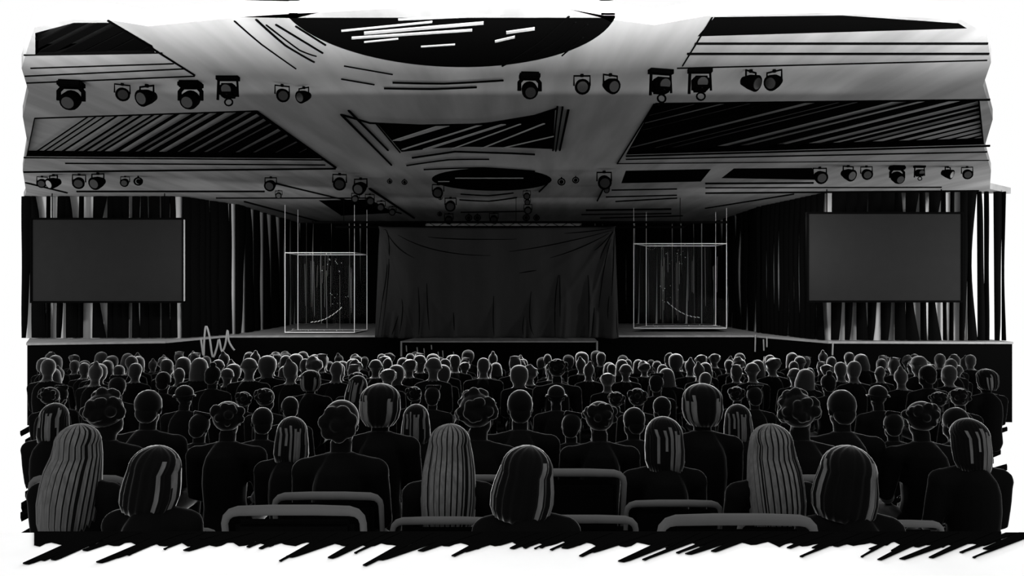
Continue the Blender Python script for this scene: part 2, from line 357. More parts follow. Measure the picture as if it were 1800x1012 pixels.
# added pale rear floor whitening the lower margin, with an added frayed black carpet strip
GZ = H - .86
def on_added_floor(px, py): d = .86 * F / (py - 506); return ((px - 900) * d / F, d)
b = bmesh.new()
fe = [on_added_floor(px, 936) for px in range(-200, 2001, 100)]
prism(b, fe + [(4.5, -1.5), (-4.5, -1.5)], GZ - .12, GZ)
tag(obj('floor_added_pale', b, 'pale'), kind='structure')
b = bmesh.new()
px = 40.
def cov(px):      # how far down the black reaches
    return 955 + 10 * math.sin(px * .013) + 6 * math.sin(px * .041)
top = [on_added_floor(x_, 935.5) for x_ in range(60, 1761, 10)]
bot = [on_added_floor(x_, 950 + 8 * abs(math.sin(x_ * .07)) + (rnd.random() * 4)) for x_ in range(60, 1761, 10)]
for k in range(len(top) - 1):
    prism(b, [top[k], top[k + 1], bot[k + 1], bot[k]], GZ + .001, GZ + .004)
while px < 1745:
    w_ = rnd.uniform(8, 26); yb = cov(px) + rnd.uniform(-2, 27); sl = rnd.uniform(1.6, 2.4)
    h_ = yb - 938
    q = [(px + h_ * sl, 938), (px + h_ * sl + w_ * 1.6, 938), (px + w_ * .9, yb - 3), (px + w_ * .45, yb), (px, yb - 1)]
    prism(b, [on_added_floor(*p) for p in q], GZ + .002, GZ + .005 + .001 * rnd.random())
    px += w_ + rnd.uniform(1, 10)
tag(obj('added_edge_carpet', b, 'floor'), 'added frayed black carpet strip along the edge of the added pale floor', 'carpet')

# ---------------------------------------------------------------- drapes on the walls
def drape(name, a, c, z0, z1, gapf, label, off=.1, seed=1, skip_wall=False):
    """pleats hang one beside the other in front of the wall; gapf(t) = (share of gaps, gap width)"""
    rn = random.Random(seed); b = bmesh.new(); a = Vector((a[0], a[1], 0)); c = Vector((c[0], c[1], 0)); L = (c - a).length; u = (c - a) / L; nrm = Vector((u.y, -u.x, 0))
    s = 0.
    while s < L:
        share, gw, wmax = gapf(s / L)
        wd = rn.uniform(.08, wmax); e = min(s + wd, L)
        gap = rn.uniform(.3, 1.2) * gw if rn.random() < share else -.03
        kind = rn.choice('tbmtbmn'); lean = rn.uniform(-.03, .03)
        N = 10; cols = 7; grid = []
        for i in range(N + 1):
            v = i / N; z = z0 + (z1 - z0) * v; row = []
            tap = 0
            if gap > 0:   # wedge shaped opening: eats into this pleat near top or bottom, closes elsewhere
                tap = {'n': 0, 't': -gap * .98 * (1 - v) ** .6, 'b': -gap * .98 * v ** .6, 'm': -gap * (1 - math.sin(PI * v)) * .9}[kind]
            e2 = e - tap
            for j in range(cols):
                f = j / (cols - 1); bul = .035 + .045 * math.sin(PI * f) + .01 * math.sin(9 * v + s)
                row.append(b.verts.new(a + u * (s + (e2 - s) * f + lean * (v - .5)) + nrm * (off + bul) + Vector((0, 0, z))))
            for f in (1, 0): row.append(b.verts.new(a + u * (s + (e2 - s) * f + lean * (v - .5)) + nrm * (off - .0) + Vector((0, 0, z))))
            grid.append(row)
        K = cols + 2
        for i in range(N):
            for j in range(K): b.faces.new((grid[i][j], grid[i][(j + 1) % K], grid[i + 1][(j + 1) % K], grid[i + 1][j]))
        b.faces.new(grid[0][::-1]); b.faces.new(grid[-1])
        s = e + max(gap, -.03)
    o = obj(name, b, 'drape'); tag(o, label, 'curtain', 'black pleated drapes on the hall walls'); return o
z0, z1 = ST + .02, ZC - .01
drape('wall_drape', (-12.0, 19.62), (-8.25, 19.62), z0, z1, lambda t: (1, .24, .11) if t < .55 else (.7, .10, .26), 'black pleated drape with pale gaps behind the left screen', seed=3)
drape('wall_drape', (-8.2, 19.6), (-7.6, 21.2), z0, z1, lambda t: (.55, .07, .4), 'narrow black drape on the slanting wall right of the left screen', seed=5)
drape('wall_drape', (-7.46, 21.3), (-7.46, 27.5), z0, z1, lambda t: (.95, .5, .55), 'black drape on the receding wall left of the left glass box', off=.06, seed=8)
drape('wall_drape', (-7.3, 27.55), (-3.0, 27.55), z0, z1, lambda t: (.6, .06, .35), 'black drape on the back wall behind the left glass box', seed=9)
drape('wall_drape', (2.4, 27.55), (6.9, 27.55), z0, z1, lambda t: (.7, .06, .3), 'black drape on the back wall behind the right glass box', seed=10)
drape('wall_drape', (6.94, 27.5), (6.94, 22.3), z0, z1, lambda t: (.95, .45, .5), 'black drape on the receding wall right of the right glass box', off=.06, seed=12)
drape('wall_drape', (6.92, 22.1), (7.46, 18.85), z0, z1, lambda t: (.9, .12, .3), 'narrow black drape on the slanting wall left of the right screen', seed=13)
drape('wall_drape', (7.5, 18.8), (10.6, 18.7), z0, z1, lambda t: (.95, .15, .18) if t < .5 else (1, .2, .14), 'black pleated drape with pale gaps behind the right screen', seed=15)
drape('wall_drape', (10.62, 18.68), (11.45, 18.66), z0, z1, lambda t: (1, .12, .1), 'loose black pleats hanging free beyond the right screen', seed=17)

# ---------------------------------------------------------------- hung screens
def screen(x0, x1, y0, y1, d, label):
    a = P(x0, y1, d); c = P(x1, y0, d); root = empty('projection_screen', ((a.x + c.x) / 2, d, a.z)); tag(root, label, 'screen', None)
    W = (c.x - a.x) / 2; Hh = c.z - a.z; b = bmesh.new(); box(b, -W, W, 0, .05, 0, Hh); obj('screen_surface', b, 'screen', root)
    b = bmesh.new(); t = .045
    for q in ((-W - t, -W, -t, Hh + t), (W, W + t, -t, Hh + t), (-W, W, -t, 0), (-W, W, Hh, Hh + t)): box(b, q[0], q[1], -.03, .07, q[2], q[3])
    obj('screen_frame', b, 'ink', root)
    for s in (-.75, .75):
        b = bmesh.new(); tube(b, [(s * W, .04, Hh + t), (s * W, .04, ZC - a.z)], .012, 6); obj('hanging_rod', b, 'ink', root)
    return root
screen(57, 321, 386, 529, 18.9, 'blank dark grey projection screen hanging on the left')
b = bmesh.new(); a = P(324, 529, 18.85); c = P(324, 386, 18.85); tube(b, [a, c], .018, 6)
tag(obj('screen_side_rail', b, 'edge'), 'thin pale upright rail along the right side of the left screen', 'rail')
screen(1421, 1690, 376, 528, 18.1, 'blank grey projection screen hanging on the right')

# ---------------------------------------------------------------- centre curtain and its truss
tr_ = empty('curtain_truss', (0, 19.9, 0)); tag(tr_, 'long thin black truss carrying the centre curtain', 'truss')
za = P(0, 399, 19.9).z
for nm, zz, r_ in (('top_chord', za + .12, .03), ('bottom_chord', za, .03)):
    b = bmesh.new(); tube(b, [(-5.0 if nm == 'top_chord' else -4.4, 0, zz), (5.4 if nm == 'top_chord' else 4.3, 0, zz)], r_, 8); obj(nm, b, 'ink', tr_)
b = bmesh.new()
for k in range(40):
    xx = -4.3 + k * .22; tube(b, [(xx, 0, za if k % 2 else za + .12), (xx + .22, 0, za + .12 if k % 2 else za)], .008, 5)
obj('web', b, 'ink', tr_)
for xx in (-4.2, 0.1, 4.2):
    b = bmesh.new(); tube(b, [(xx, 0, za + .12), (xx, 0, ZC)], .008, 6); obj('hanging_rod', b, 'ink', tr_)
b = bmesh.new(); NX, NZ = 220, 40; ztop = za + .0; zbot = ST + .005
xl0, xr0 = P(668, 0, 19.9).x, P(1080, 0, 19.9).x; xl1, xr1 = P(660, 0, 19.9).x, P(1087, 0, 19.9).x
rn = random.Random(2)
folds = [(735, .5, 6), (748, .6, 7), (868, .7, 5), (920, .8, 4), (933, .62, 7), (982, .45, 7), (992, .5, 5), (1033, .45, 5), (1045, .75, 6), (1068, .3, 8), (706, .7, 5), (690, .75, 6), (798, .82, 3), (672, .1, 5), (1076, .2, 6)]
rowsv = []
for i in range(NZ + 1):
    v = i / NZ; row = []            # v = 0 bottom
    for j in range(NX + 1):
        f = j / NX; x_ = (xl1 + (xl0 - xl1) * v) * (1 - f) + (xr1 + (xr0 - xr1) * v) * f
        pxx = 900 + x_ * F / 19.9; y_ = 0.
        for fx, top_, wd in folds:
            s = max(0, (1 - v) - top_) / max(1e-3, 1 - top_)
            y_ -= .16 * s ** .6 * math.exp(-((pxx - fx - 3 * math.sin(v * 5)) / wd) ** 2)
        # swags falling from the two top corners
        for cx_, sg in ((668, 1), (1080, -1)):
            dx = (pxx - cx_) * sg / 190; dz = (1 - v)
            for k_, (sl, am) in enumerate(((.30, .05), (.62, .05), (1.3, .05), (3.0, .05))):
                y_ -= am * math.exp(-((dz - sl * dx - .12 * dx * dx) / .035) ** 2) * max(0, 1 - dx * .9) * (1 if dx > 0 else 0)
        y_ -= .015 * math.sin(pxx * .09)
        zz = zbot + (ztop - zbot) * v - .05 * math.sin(PI * f) * v * .6 + (.012 * math.sin(f * 37)) * (1 - v)
        row.append(b.verts.new((x_, 19.82 + y_, zz)))
    rowsv.append(row)
for i in range(NZ):
    for j in range(NX): b.faces.new((rowsv[i][j], rowsv[i][j + 1], rowsv[i + 1][j + 1], rowsv[i + 1][j]))
cur = obj('stage_curtain', b, 'curtain', None, True); tag(cur, 'wide dark grey closed curtain hanging across the middle of the stage', 'curtain')
sd = cur.modifiers.new('thick', 'SOLIDIFY'); sd.thickness = .012
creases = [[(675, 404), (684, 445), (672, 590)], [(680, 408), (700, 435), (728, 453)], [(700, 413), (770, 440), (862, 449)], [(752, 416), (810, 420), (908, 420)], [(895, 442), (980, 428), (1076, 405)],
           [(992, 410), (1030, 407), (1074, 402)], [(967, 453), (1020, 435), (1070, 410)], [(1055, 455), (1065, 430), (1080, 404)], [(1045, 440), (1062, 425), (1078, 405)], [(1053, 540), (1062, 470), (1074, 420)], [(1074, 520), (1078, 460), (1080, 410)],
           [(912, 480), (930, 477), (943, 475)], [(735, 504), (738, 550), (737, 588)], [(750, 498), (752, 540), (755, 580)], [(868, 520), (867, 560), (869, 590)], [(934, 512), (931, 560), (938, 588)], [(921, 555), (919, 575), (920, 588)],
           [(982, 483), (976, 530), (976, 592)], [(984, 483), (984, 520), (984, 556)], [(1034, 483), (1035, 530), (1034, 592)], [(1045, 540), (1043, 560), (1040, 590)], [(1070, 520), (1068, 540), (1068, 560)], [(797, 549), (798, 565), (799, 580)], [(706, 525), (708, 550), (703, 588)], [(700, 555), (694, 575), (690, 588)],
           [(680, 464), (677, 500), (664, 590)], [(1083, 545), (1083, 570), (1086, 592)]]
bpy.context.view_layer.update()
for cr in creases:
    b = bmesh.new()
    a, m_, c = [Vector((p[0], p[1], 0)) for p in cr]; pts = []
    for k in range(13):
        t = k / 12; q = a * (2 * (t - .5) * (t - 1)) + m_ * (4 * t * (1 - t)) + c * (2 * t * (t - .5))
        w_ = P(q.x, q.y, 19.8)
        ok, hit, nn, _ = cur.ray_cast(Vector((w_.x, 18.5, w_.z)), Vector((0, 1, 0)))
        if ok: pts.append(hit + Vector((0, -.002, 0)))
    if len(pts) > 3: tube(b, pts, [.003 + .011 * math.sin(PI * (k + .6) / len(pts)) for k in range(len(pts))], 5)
    if len(pts) > 3: obj('crease_shade_line', b, 'fold', cur)  # shade in the curtain creases, put in as thin black tubes
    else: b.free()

# ---------------------------------------------------------------- hanging glass boxes
def glass_box(xa, xb, xc, yt, yb, d, depth, label, seed, side):
    rn = random.Random(seed)
    a = P(xa, yb, d); c = P(xb, yt, d); W = c.x - a.x; Hh = c.z - a.z
    root = empty('glass_box', (a.x, d, a.z)); tag(root, label, 'glass case', None)
    # front face spans 0..W, the back face lies `depth` further
    bx = P(xc, yb, d + depth).x - a.x
    sh = bx - (W if side > 0 else 0)
    fr = [(0, 0), (W, 0)]; bk = [(0 if side > 0 else bx, depth), (bx if side > 0 else W, depth)]
    foot = [Vector((0, 0, 0)), Vector((W, 0, 0)), Vector((bk[1][0], depth, 0)), Vector((bk[0][0], depth, 0))]
    up = Vector((0, 0, Hh)); wr = .013
    for k in range(4):
        for z_ in (Vector(), up):
            b = bmesh.new(); tube(b, [foot[k] + z_, foot[(k + 1) % 4] + z_], wr, 6); obj('edge_bar', b, 'wire', root)
        b = bmesh.new(); tube(b, [foot[k], foot[k] + up], wr * .9, 6); obj('corner_post', b, 'wire', root)
        b = bmesh.new(); tube(b, [foot[k] + up, Vector((foot[k].x, foot[k].y, ZC - a.z))], .006, 6); obj('suspension_wire', b, 'wire', root)
        v0, v1 = foot[k], foot[(k + 1) % 4]; n_ = (v1 - v0).cross(Vector((0, 0, 1))).normalized() * .004
        b = bmesh.new(); b.faces.new([b.verts.new((q.x, q.y, z_)) for q, z_ in ((v0, .01), (v1, .01), (v1, Hh - .01), (v0, Hh - .01))]); obj('glass_pane', b, 'glass', root)
    b = bmesh.new(); prism(b, [p.to_2d() for p in foot], -.01, .004); obj('floor_panel', b, 'stage', root)
    return root, a, W, Hh, depth
def box_contents(root, a, W, Hh, depth, seed, lab, mirror):
    rn = random.Random(seed)
    b = bmesh.new()
    for k in range(17):
        xx = rn.uniform(.15, .97) * W; zt = Hh * rn.uniform(.7, 1.0); L = Hh * rn.uniform(.15, .85)
        yy = depth * rn.uniform(.2, .8); r_ = rn.choice((.003, .004, .005))
        tube(b, [a + Vector((xx, yy, zt)), a + Vector((xx + rn.uniform(-.02, .02), yy, max(.02, zt - L)))], r_, 5)
    tag(obj('bead_curtain', b, 'edge'), 'strands hanging inside the %s glass box' % lab, 'strands', None, 'stuff')
    b = bmesh.new()
    for k in range(46):
        t = rn.random()
        p = rn.choice([(rn.uniform(0, 1), .012), (rn.uniform(0, 1), .012), (rn.uniform(0, .6), .985), (rn.uniform(.5, .8), rn.uniform(.75, .92)), (rn.uniform(.6, .9), rn.uniform(.3, .5))])
        xx = p[0] * W
        if mirror: xx = W - xx
        ball(b, a + Vector((xx, depth * rn.uniform(.1, .6), p[1] * Hh + rn.uniform(0, .04))), rn.uniform(.006, .014), 1)
    tag(obj('sparkle_beads', b, 'wire'), 'tiny white beads scattered in the %s glass box' % lab, 'beads', None, 'stuff')
    b = bmesh.new()
    for k in range(9):
        t = k / 8.; xx = (.3 + .42 * t) * W; zz = (.115 + .16 * t * t) * Hh
        if mirror: xx = W - xx
        sx = -1 if mirror else 1
        tube(b, [a + Vector((xx, depth * .4, zz)), a + Vector((xx + sx * .07, depth * .4, zz + .02 + .06 * t))], .009, 5)
    tag(obj('bead_garland', b, 'wire'), 'dotted white curved garland in the %s glass box' % lab, 'garland')
r1 = glass_box(501, 623, 645, 444, 584, 21.6, 1.3, 'wire edged glass box hanging over the stage left of the curtain', 1, 1)
box_contents(*r1, 21, 'left', False)
r2 = glass_box(1136, 1258, 1114, 432, 573, 23.6, -1.2, 'wire edged glass box hanging over the stage right of the curtain', 2, -1)
box_contents(r2[0], r2[1] + Vector((0, -1.0, 0)), r2[2], r2[3], 1.0, 22, 'right', True)

# ---------------------------------------------------------------- stage lamps on the ceiling
def lamp_proto(kind):
    root = empty('stage_spotlight', (0, 0, -50))
    if kind == 'moving':       # yoke, round head, base box
        b = bmesh.new(); box(b, -.15, .15, -.1, .1, -.09, 0); bmesh.ops.bevel(b, geom=b.edges[:], offset=.02, segments=2, affect='EDGES'); obj('base', b, 'lamp', root)
        for s in (-1, 1):
            b = bmesh.new(); tube(b, [(s * .10, 0, -.08), (s * .15, 0, -.14), (s * .15, 0, -.26)], [(.022, .03)] * 3, 8); obj('yoke_arm', b, 'lamp', root)
        b = bmesh.new(); tube(b, [(0, .12, -.18), (0, .05, -.22), (0, -.06, -.28), (0, -.12, -.31)], [.07, .115, .12, .10], 16); hd = obj('head', b, 'lamp', root, True)
        b = bmesh.new(); tube(b, [(0, -.118, -.309), (0, -.13, -.315)], .075, 16); obj('lens', b, 'lens', hd)
    elif kind == 'par':        # par can in a bracket, seen as a ring
        b = bmesh.new(); tube(b, [(-.09, 0, -.13), (-.09, 0, -.02), (.09, 0, -.02), (.09, 0, -.13)], .011, 6); obj('bracket', b, 'lamp', root)
        b = bmesh.new(); tube(b, [(0, 0, 0), (0, 0, -.03)], .02, 8); obj('clamp', b, 'lamp', root)
        b = bmesh.new(); tube(b, [(0, .10, -.10), (0, .02, -.125), (0, -.07, -.16)], [.045, .075, .088], 16); hd = obj('can', b, 'lamp', root, True)
        b = bmesh.new(); tube(b, [(0, -.071, -.1605), (0, -.08, -.164)], .06, 16); obj('lens', b, 'lens', hd)
    elif kind == 'profile':    # squarish fixture with open yoke and drop ring
        b = bmesh.new(); box(b, -.15, .13, -.05, .05, -.05, 0); obj('base', b, 'lamp', root)
        b = bmesh.new(); tube(b, [(-.13, 0, -.05), (-.14, 0, -.30)], .018, 8); obj('yoke_arm', b, 'lamp', root)
        b = bmesh.new(); tube(b, [(.11, 0, -.05), (.12, 0, -.26)], .014, 8); obj('yoke_arm', b, 'lamp', root)
        b = bmesh.new(); box(b, -.10, .09, -.09, .09, -.27, -.10); bmesh.ops.bevel(b, geom=b.edges[:], offset=.025, segments=2, affect='EDGES'); hd = obj('head', b, 'lamp', root)
        b = bmesh.new(); tube(b, [(0, -.088, -.185), (0, -.10, -.19)], .062, 16); obj('lens', b, 'lens', hd)
        b = bmesh.new()
        tube(b, [(.0 + .05 * math.cos(2 * PI * k / 12), 0, -.33 + .045 * math.sin(2 * PI * k / 12)) for k in range(13)], .011, 6, False); obj('safety_ring', b, 'lamp', root)
    elif kind == 'ring':       # small downlight ring
        b = bmesh.new(); tube(b, [(.055 * math.cos(2 * PI * k / 14), 0, -.075 + .05 * math.sin(2 * PI * k / 14)) for k in range(15)], .012, 6, False); obj('ring', b, 'lamp', root)
        b = bmesh.new(); tube(b, [(0, 0, 0), (0, 0, -.025)], .012, 6); obj('stem', b, 'lamp', root)
        b = bmesh.new(); tube(b, [(0, .06, -.06), (0, .01, -.075)], [.02, .035], 10); obj('can', b, 'lamp', root)
    return root
protos = {k: lamp_proto(k) for k in ('moving', 'par', 'profile', 'ring')}
used = set()
KN = {'moving': 'black moving-head lamp', 'par': 'black round can lamp', 'profile': 'black yoked ring lamp', 'ring': 'tiny black ring-shaped lamp'}
def lamp(kind, px, yt, s, where, rz=0):
    if kind in used: o = copy_tree(protos[kind])
    else: o = protos[kind]; used.add(kind)
    s *= .72 if kind in ('moving', 'profile') else .85; p = on_ceiling(px, yt); o.location = (p.x, p.y, ZC - .002); o.scale = (s, s, s); o.rotation_euler = (0, 0, R(rz))
    claim(o, KN[kind] + ' ' + where, 'stage light', 'stage lamps on the ceiling', p.x)
W1 = 'in the near row above the left screen'; W2 = 'in near row right of big round coffer'
for k, px, yt, s, r in (('moving', 125, 142, 1.15, 10), ('par', 215, 146, 1.0, 30), ('par', 258, 148, 1.25, -20), ('moving', 335, 143, 1.1, 0), ('profile', 402, 134, 1.15, 0), ('par', 496, 148, 1.0, 25), ('par', 534, 152, .95, -30)): lamp(k, px, yt, s, W1, r)
for k, px, yt, s, r in (('moving', 931, 128, 1.0, 5), ('par', 1023, 130, 1.1, 0), ('par', 1073, 129, 1.1, 25), ('profile', 1163, 122, 1.25, 15), ('profile', 1232, 120, 1.2, 0), ('par', 1320, 122, 1.15, 40), ('par', 1361, 122, 1.1, -50)): lamp(k, px, yt, s, W2, r)
W3 = 'in far row above left screen'; W4 = 'in far row above right screen'
for k, px, yt, s, r in (('par', 74, 309, 1.2, 20), ('par', 94, 306, 1.5, -25), ('par', 139, 305, 1.5, 20), ('par', 172, 303, 1.7, -10), ('par', 220, 309, 1.1, 10), ('ring', 243, 309, 1.7, 0)): lamp(k, px, yt, s, W3, r)
for k, px, yt, s, r in (('par', 1441, 293, 1.6, 0), ('par', 1491, 290, 1.5, 20), ('par', 1523, 291, 1.3, -10), ('moving', 1577, 291, 1.2, 5), ('profile', 1617, 291, 1.0, 0), ('par', 1666, 292, 1.2, 35), ('par', 1700, 292, 1.2, -20)): lamp(k, px, yt, s, W4, r)
W5 = 'left of the far round coffer'; W6 = 'right of the far round coffer'; W7 = 'beside the far round coffer'; W8 = 'in row over centre curtain'
for k, px, yt, s, r in (('par', 476, 310, 1.5, 0), ('par', 490, 334, 1.0, 10), ('par', 597, 304, 1.7, 10), ('par', 634, 312, 1.8, -15), ('ring', 685, 313, 1.0, 0), ('ring', 711, 314, 1.1, 0), ('par', 625, 338, 1.2, 0), ('par', 650, 340, 1.4, 20), ('par', 670, 352, 1.4, 0), ('par', 690, 362, 1.3, 0)): lamp(k, px, yt, s, W5, r)
for k, px, yt, s, r in (('ring', 987, 311, 1.5, 0), ('ring', 1012, 309, 1.3, 0), ('par', 1062, 300, 1.8, 0), ('par', 1066, 325, .9, 0)): lamp(k, px, yt, s, W6, r)
for k, px, yt, s, r in (('par', 770, 322, 1.6, 0), ('par', 792, 346, 1.8, 0), ('ring', 774, 343, 1.0, 0), ('par', 926, 334, 1.1, 0), ('par', 927, 346, 1.0, 0), ('par', 928, 358, 1.4, 0)): lamp(k, px, yt, s, W7, r)
for k, px, yt, s, r in (('par', 789, 374, 1.7, 0), ('ring', 824, 375, 2.0, 0), ('ring', 839, 375, 2.0, 0), ('par', 868, 373, 1.7, 0), ('ring', 925, 375, 2.0, 0), ('ring', 943, 376, 1.8, 0), ('ring', 773, 371, 1.3, 0)): lamp(k, px, yt, s, W8, r)

# ---------------------------------------------------------------- people
def remeshed(bm, voxel, name, smooth_it=6):
    bmesh.ops.recalc_face_normals(bm, faces=bm.faces[:])
    me = bpy.data.meshes.new('tmp'); bm.to_mesh(me); bm.free(); o = bpy.data.objects.new('tmp', me); C.objects.link(o)
    m = o.modifiers.new('r', 'REMESH'); m.mode = 'VOXEL'; m.voxel_size = voxel; m.use_smooth_shade = True
    s = o.modifiers.new('s', 'SMOOTH'); s.iterations = smooth_it; s.factor = .5
    dg = bpy.context.evaluated_depsgraph_get(); out = bpy.data.meshes.new_from_object(o.evaluated_get(dg)); out.name = name
    bpy.data.objects.remove(o); bpy.data.meshes.remove(me)
    for p in out.polygons: p.use_smooth = True
    return out
HC = Vector((0, .02, 1.19))         # head centre of a seated person, feet on z = 0, facing +Y
def torso(bm, g=0., wide=1.):
    tube(bm, [(0, .0, .43), (0, -.02, .50), (0, -.03, .65), (0, -.03, .80), (0, -.02, .90), (0, -.015, .965), (0, -.01, 1.005), (0, 0, 1.04)],
         [(.16 * wide + g, .11 + g), (.18 * wide + g, .125 + g), (.155 * wide + g, .11 + g), (.175 * wide + g, .12 + g), (.185 * wide + g, .115 + g), (.175 * wide + g, .095 + g), (.115 * wide + g, .072 + g), (.062 + g, .058 + g)], 18)
def arms(bm, g=0., wide=1., to_wrist=1.):
    for s in (-1, 1):
        sh = Vector((s * .175 * wide, -.01, .955)); el = Vector((s * .20 * wide, .04, .70)); wr = Vector((s * .10, .27, .60)); wr = el.lerp(wr, to_wrist)
        tube(bm, [(0, -.015, .985), (s * .08, -.015, .985), (s * .15, -.012, .962)], [.05 + g, .052 + g, .058 + g], 10); ball(bm, sh, .062 + g, 2)
        tube(bm, [sh - Vector((s * .04, 0, -.01)), sh, sh.lerp(el, .5), el, el.lerp(wr, .5), wr], [.055 + g, .06 + g, .052 + g, .044 + g, .04 + g, .03 + g], 12)
def legs(bm, g=0.):
    for s in (-1, 1):
        hp = Vector((s * .09, .0, .505)); kn = Vector((s * .12, .44, .50)); an = Vector((s * .12, .40, .09))
        tube(bm, [hp, hp.lerp(kn, .5), kn], [.085 + g, .075 + g, .058 + g], 12); tube(bm, [kn + Vector((0, .01, .02)), kn.lerp(an, .35), an], [.058 + g, .055 + g, .036 + g], 12)
def make_body(turn, tilt, wide):
    bm = bmesh.new(); torso(bm, 0, wide); arms(bm, 0, wide); legs(bm)
    for s in (-1, 1):
        tube(bm, [(s * .12, .37, .045), (s * .12, .48, .04), (s * .125, .60, .028)], [(.04, .045), (.045, .038), (.035, .026)], 10)
        w0 = Vector((s * .10, .27, .60)); dr = Vector((-s * .25, .9, -.1)).normalized(); sd = Vector((s, .25, 0)).normalized()
        tube(bm, [w0, w0 + dr * .045, w0 + dr * .09], [(.028, .018), (.042, .016), (.040, .013)], 10)
        for k, L in enumerate((.062, .075, .080, .070)):
            b0 = w0 + dr * .082 + sd * (-.029 + .0195 * k) * -1
            tube(bm, [b0, b0 + dr * L * .5 + Vector((0, 0, .004)), b0 + dr * L * .9 - Vector((0, 0, .016))], [.0095, .0085, .0075], 7)
        t0 = w0 + dr * .03 - sd * .032; tube(bm, [t0, t0 + dr * .03 - sd * .02, t0 + dr * .06 - sd * .022], [.012, .011, .009], 7)
    tube(bm, [(0, -.005, 1.0), (0, .005, 1.05), (0, .012, 1.11)], [.062, .054, .056], 12)
    hb = bmesh.new()
    ball(hb, (0, 0, .02), (.076, .092, .098), 3); ball(hb, (0, .028, -.05), (.056, .062, .068), 3)          # skull, jaw
    ball(hb, (0, .094, -.018), (.012, .018, .022), 2); ball(hb, (0, .080, .0), (.008, .014, .03), 2)        # nose
    ball(hb, (0, .078, -.088), (.02, .014, .014), 2); ball(hb, (0, .082, -.058), (.024, .009, .008), 2)     # chin, lips
    ball(hb, (0, .078, .025), (.05, .012, .009), 2)                                                         # brow
    for s in (-1, 1): ball(hb, (s * .078, -.005, -.01), (.011, .018, .032), 2); ball(hb, (s * .03, .078, .004), (.014, .010, .009), 2)
    bmesh.ops.transform(hb, matrix=Matrix.Translation(HC) @ Matrix.Rotation(R(turn), 4, 'Z') @ Matrix.Rotation(R(tilt), 4, 'Y'), verts=hb.verts[:])
    me = bpy.data.meshes.new('t'); hb.to_mesh(me); hb.free(); bm.from_mesh(me); bpy.data.meshes.remove(me)
    return bm
def make_shirt(wide):
    bm = bmesh.new(); torso(bm, .014, wide); arms(bm, .012, wide, .92)
    tube(bm, [(0, -.002, 1.02), (0, .003, 1.055)], [.075, .066], 14)
    return bm
def shell(rings, n=40, ridge=0, amp=0., inner=.84):
    """hair shell: rings (z, rx, ry, cy, half angle of the face opening in degrees); returns bmesh with column material"""
    bm = bmesh.new(); loops = []; lay = bm.faces.layers.int.new('col')
    for (z, rx, ry, cy, gap) in rings:
        g_ = R(gap); o_, i_ = [], []
        for k in range(n + 1):
            a = PI / 2 + g_ + (2 * PI - 2 * g_) * k / n; rd = 1 + amp * math.cos(k * PI * ridge / n * 2) if ridge else 1
            o_.append(bm.verts.new((math.cos(a) * rx * rd, cy + math.sin(a) * ry * rd, z)))
            i_.append(bm.verts.new((math.cos(a) * rx * inner, cy + math.sin(a) * ry * inner, z)))
        loops.append((o_, i_))
    for (o1, i1), (o2, i2) in zip(loops, loops[1:]):
        for k in range(n):
            f = bm.faces.new((o1[k], o1[k + 1], o2[k + 1], o2[k])); f.material_index = 0; f[lay] = k + 1
            bm.faces.new((i1[k + 1], i1[k], i2[k], i2[k + 1]))
        bm.faces.new((o1[0], o2[0], i2[0], i1[0])); bm.faces.new((o1[n], i1[n], i2[n], o2[n]))
    for o_, i_ in (loops[0], loops[-1]):
        for k in range(n): bm.faces.new((o_[k], o_[k + 1], i_[k + 1], i_[k]))
    return bm
def profile(tops):           # from dome to the given lower rings
    out = []
    zt, rx, ry, cy = .128, tops[0][1], tops[0][2], tops[0][3]
    for k in range(1, 9):
        a = PI / 2 * k / 8; out.append((tops[0][0] + (zt - tops[0][0]) * math.cos(a), max(.004, rx * math.sin(a)), max(.004, ry * math.sin(a)), cy * math.sin(a), tops[0][4] * max(0, (k - 4) / 4)))
    out.insert(0, (zt + .001, .004, .004, 0, 0))
    return out + tops[1:]
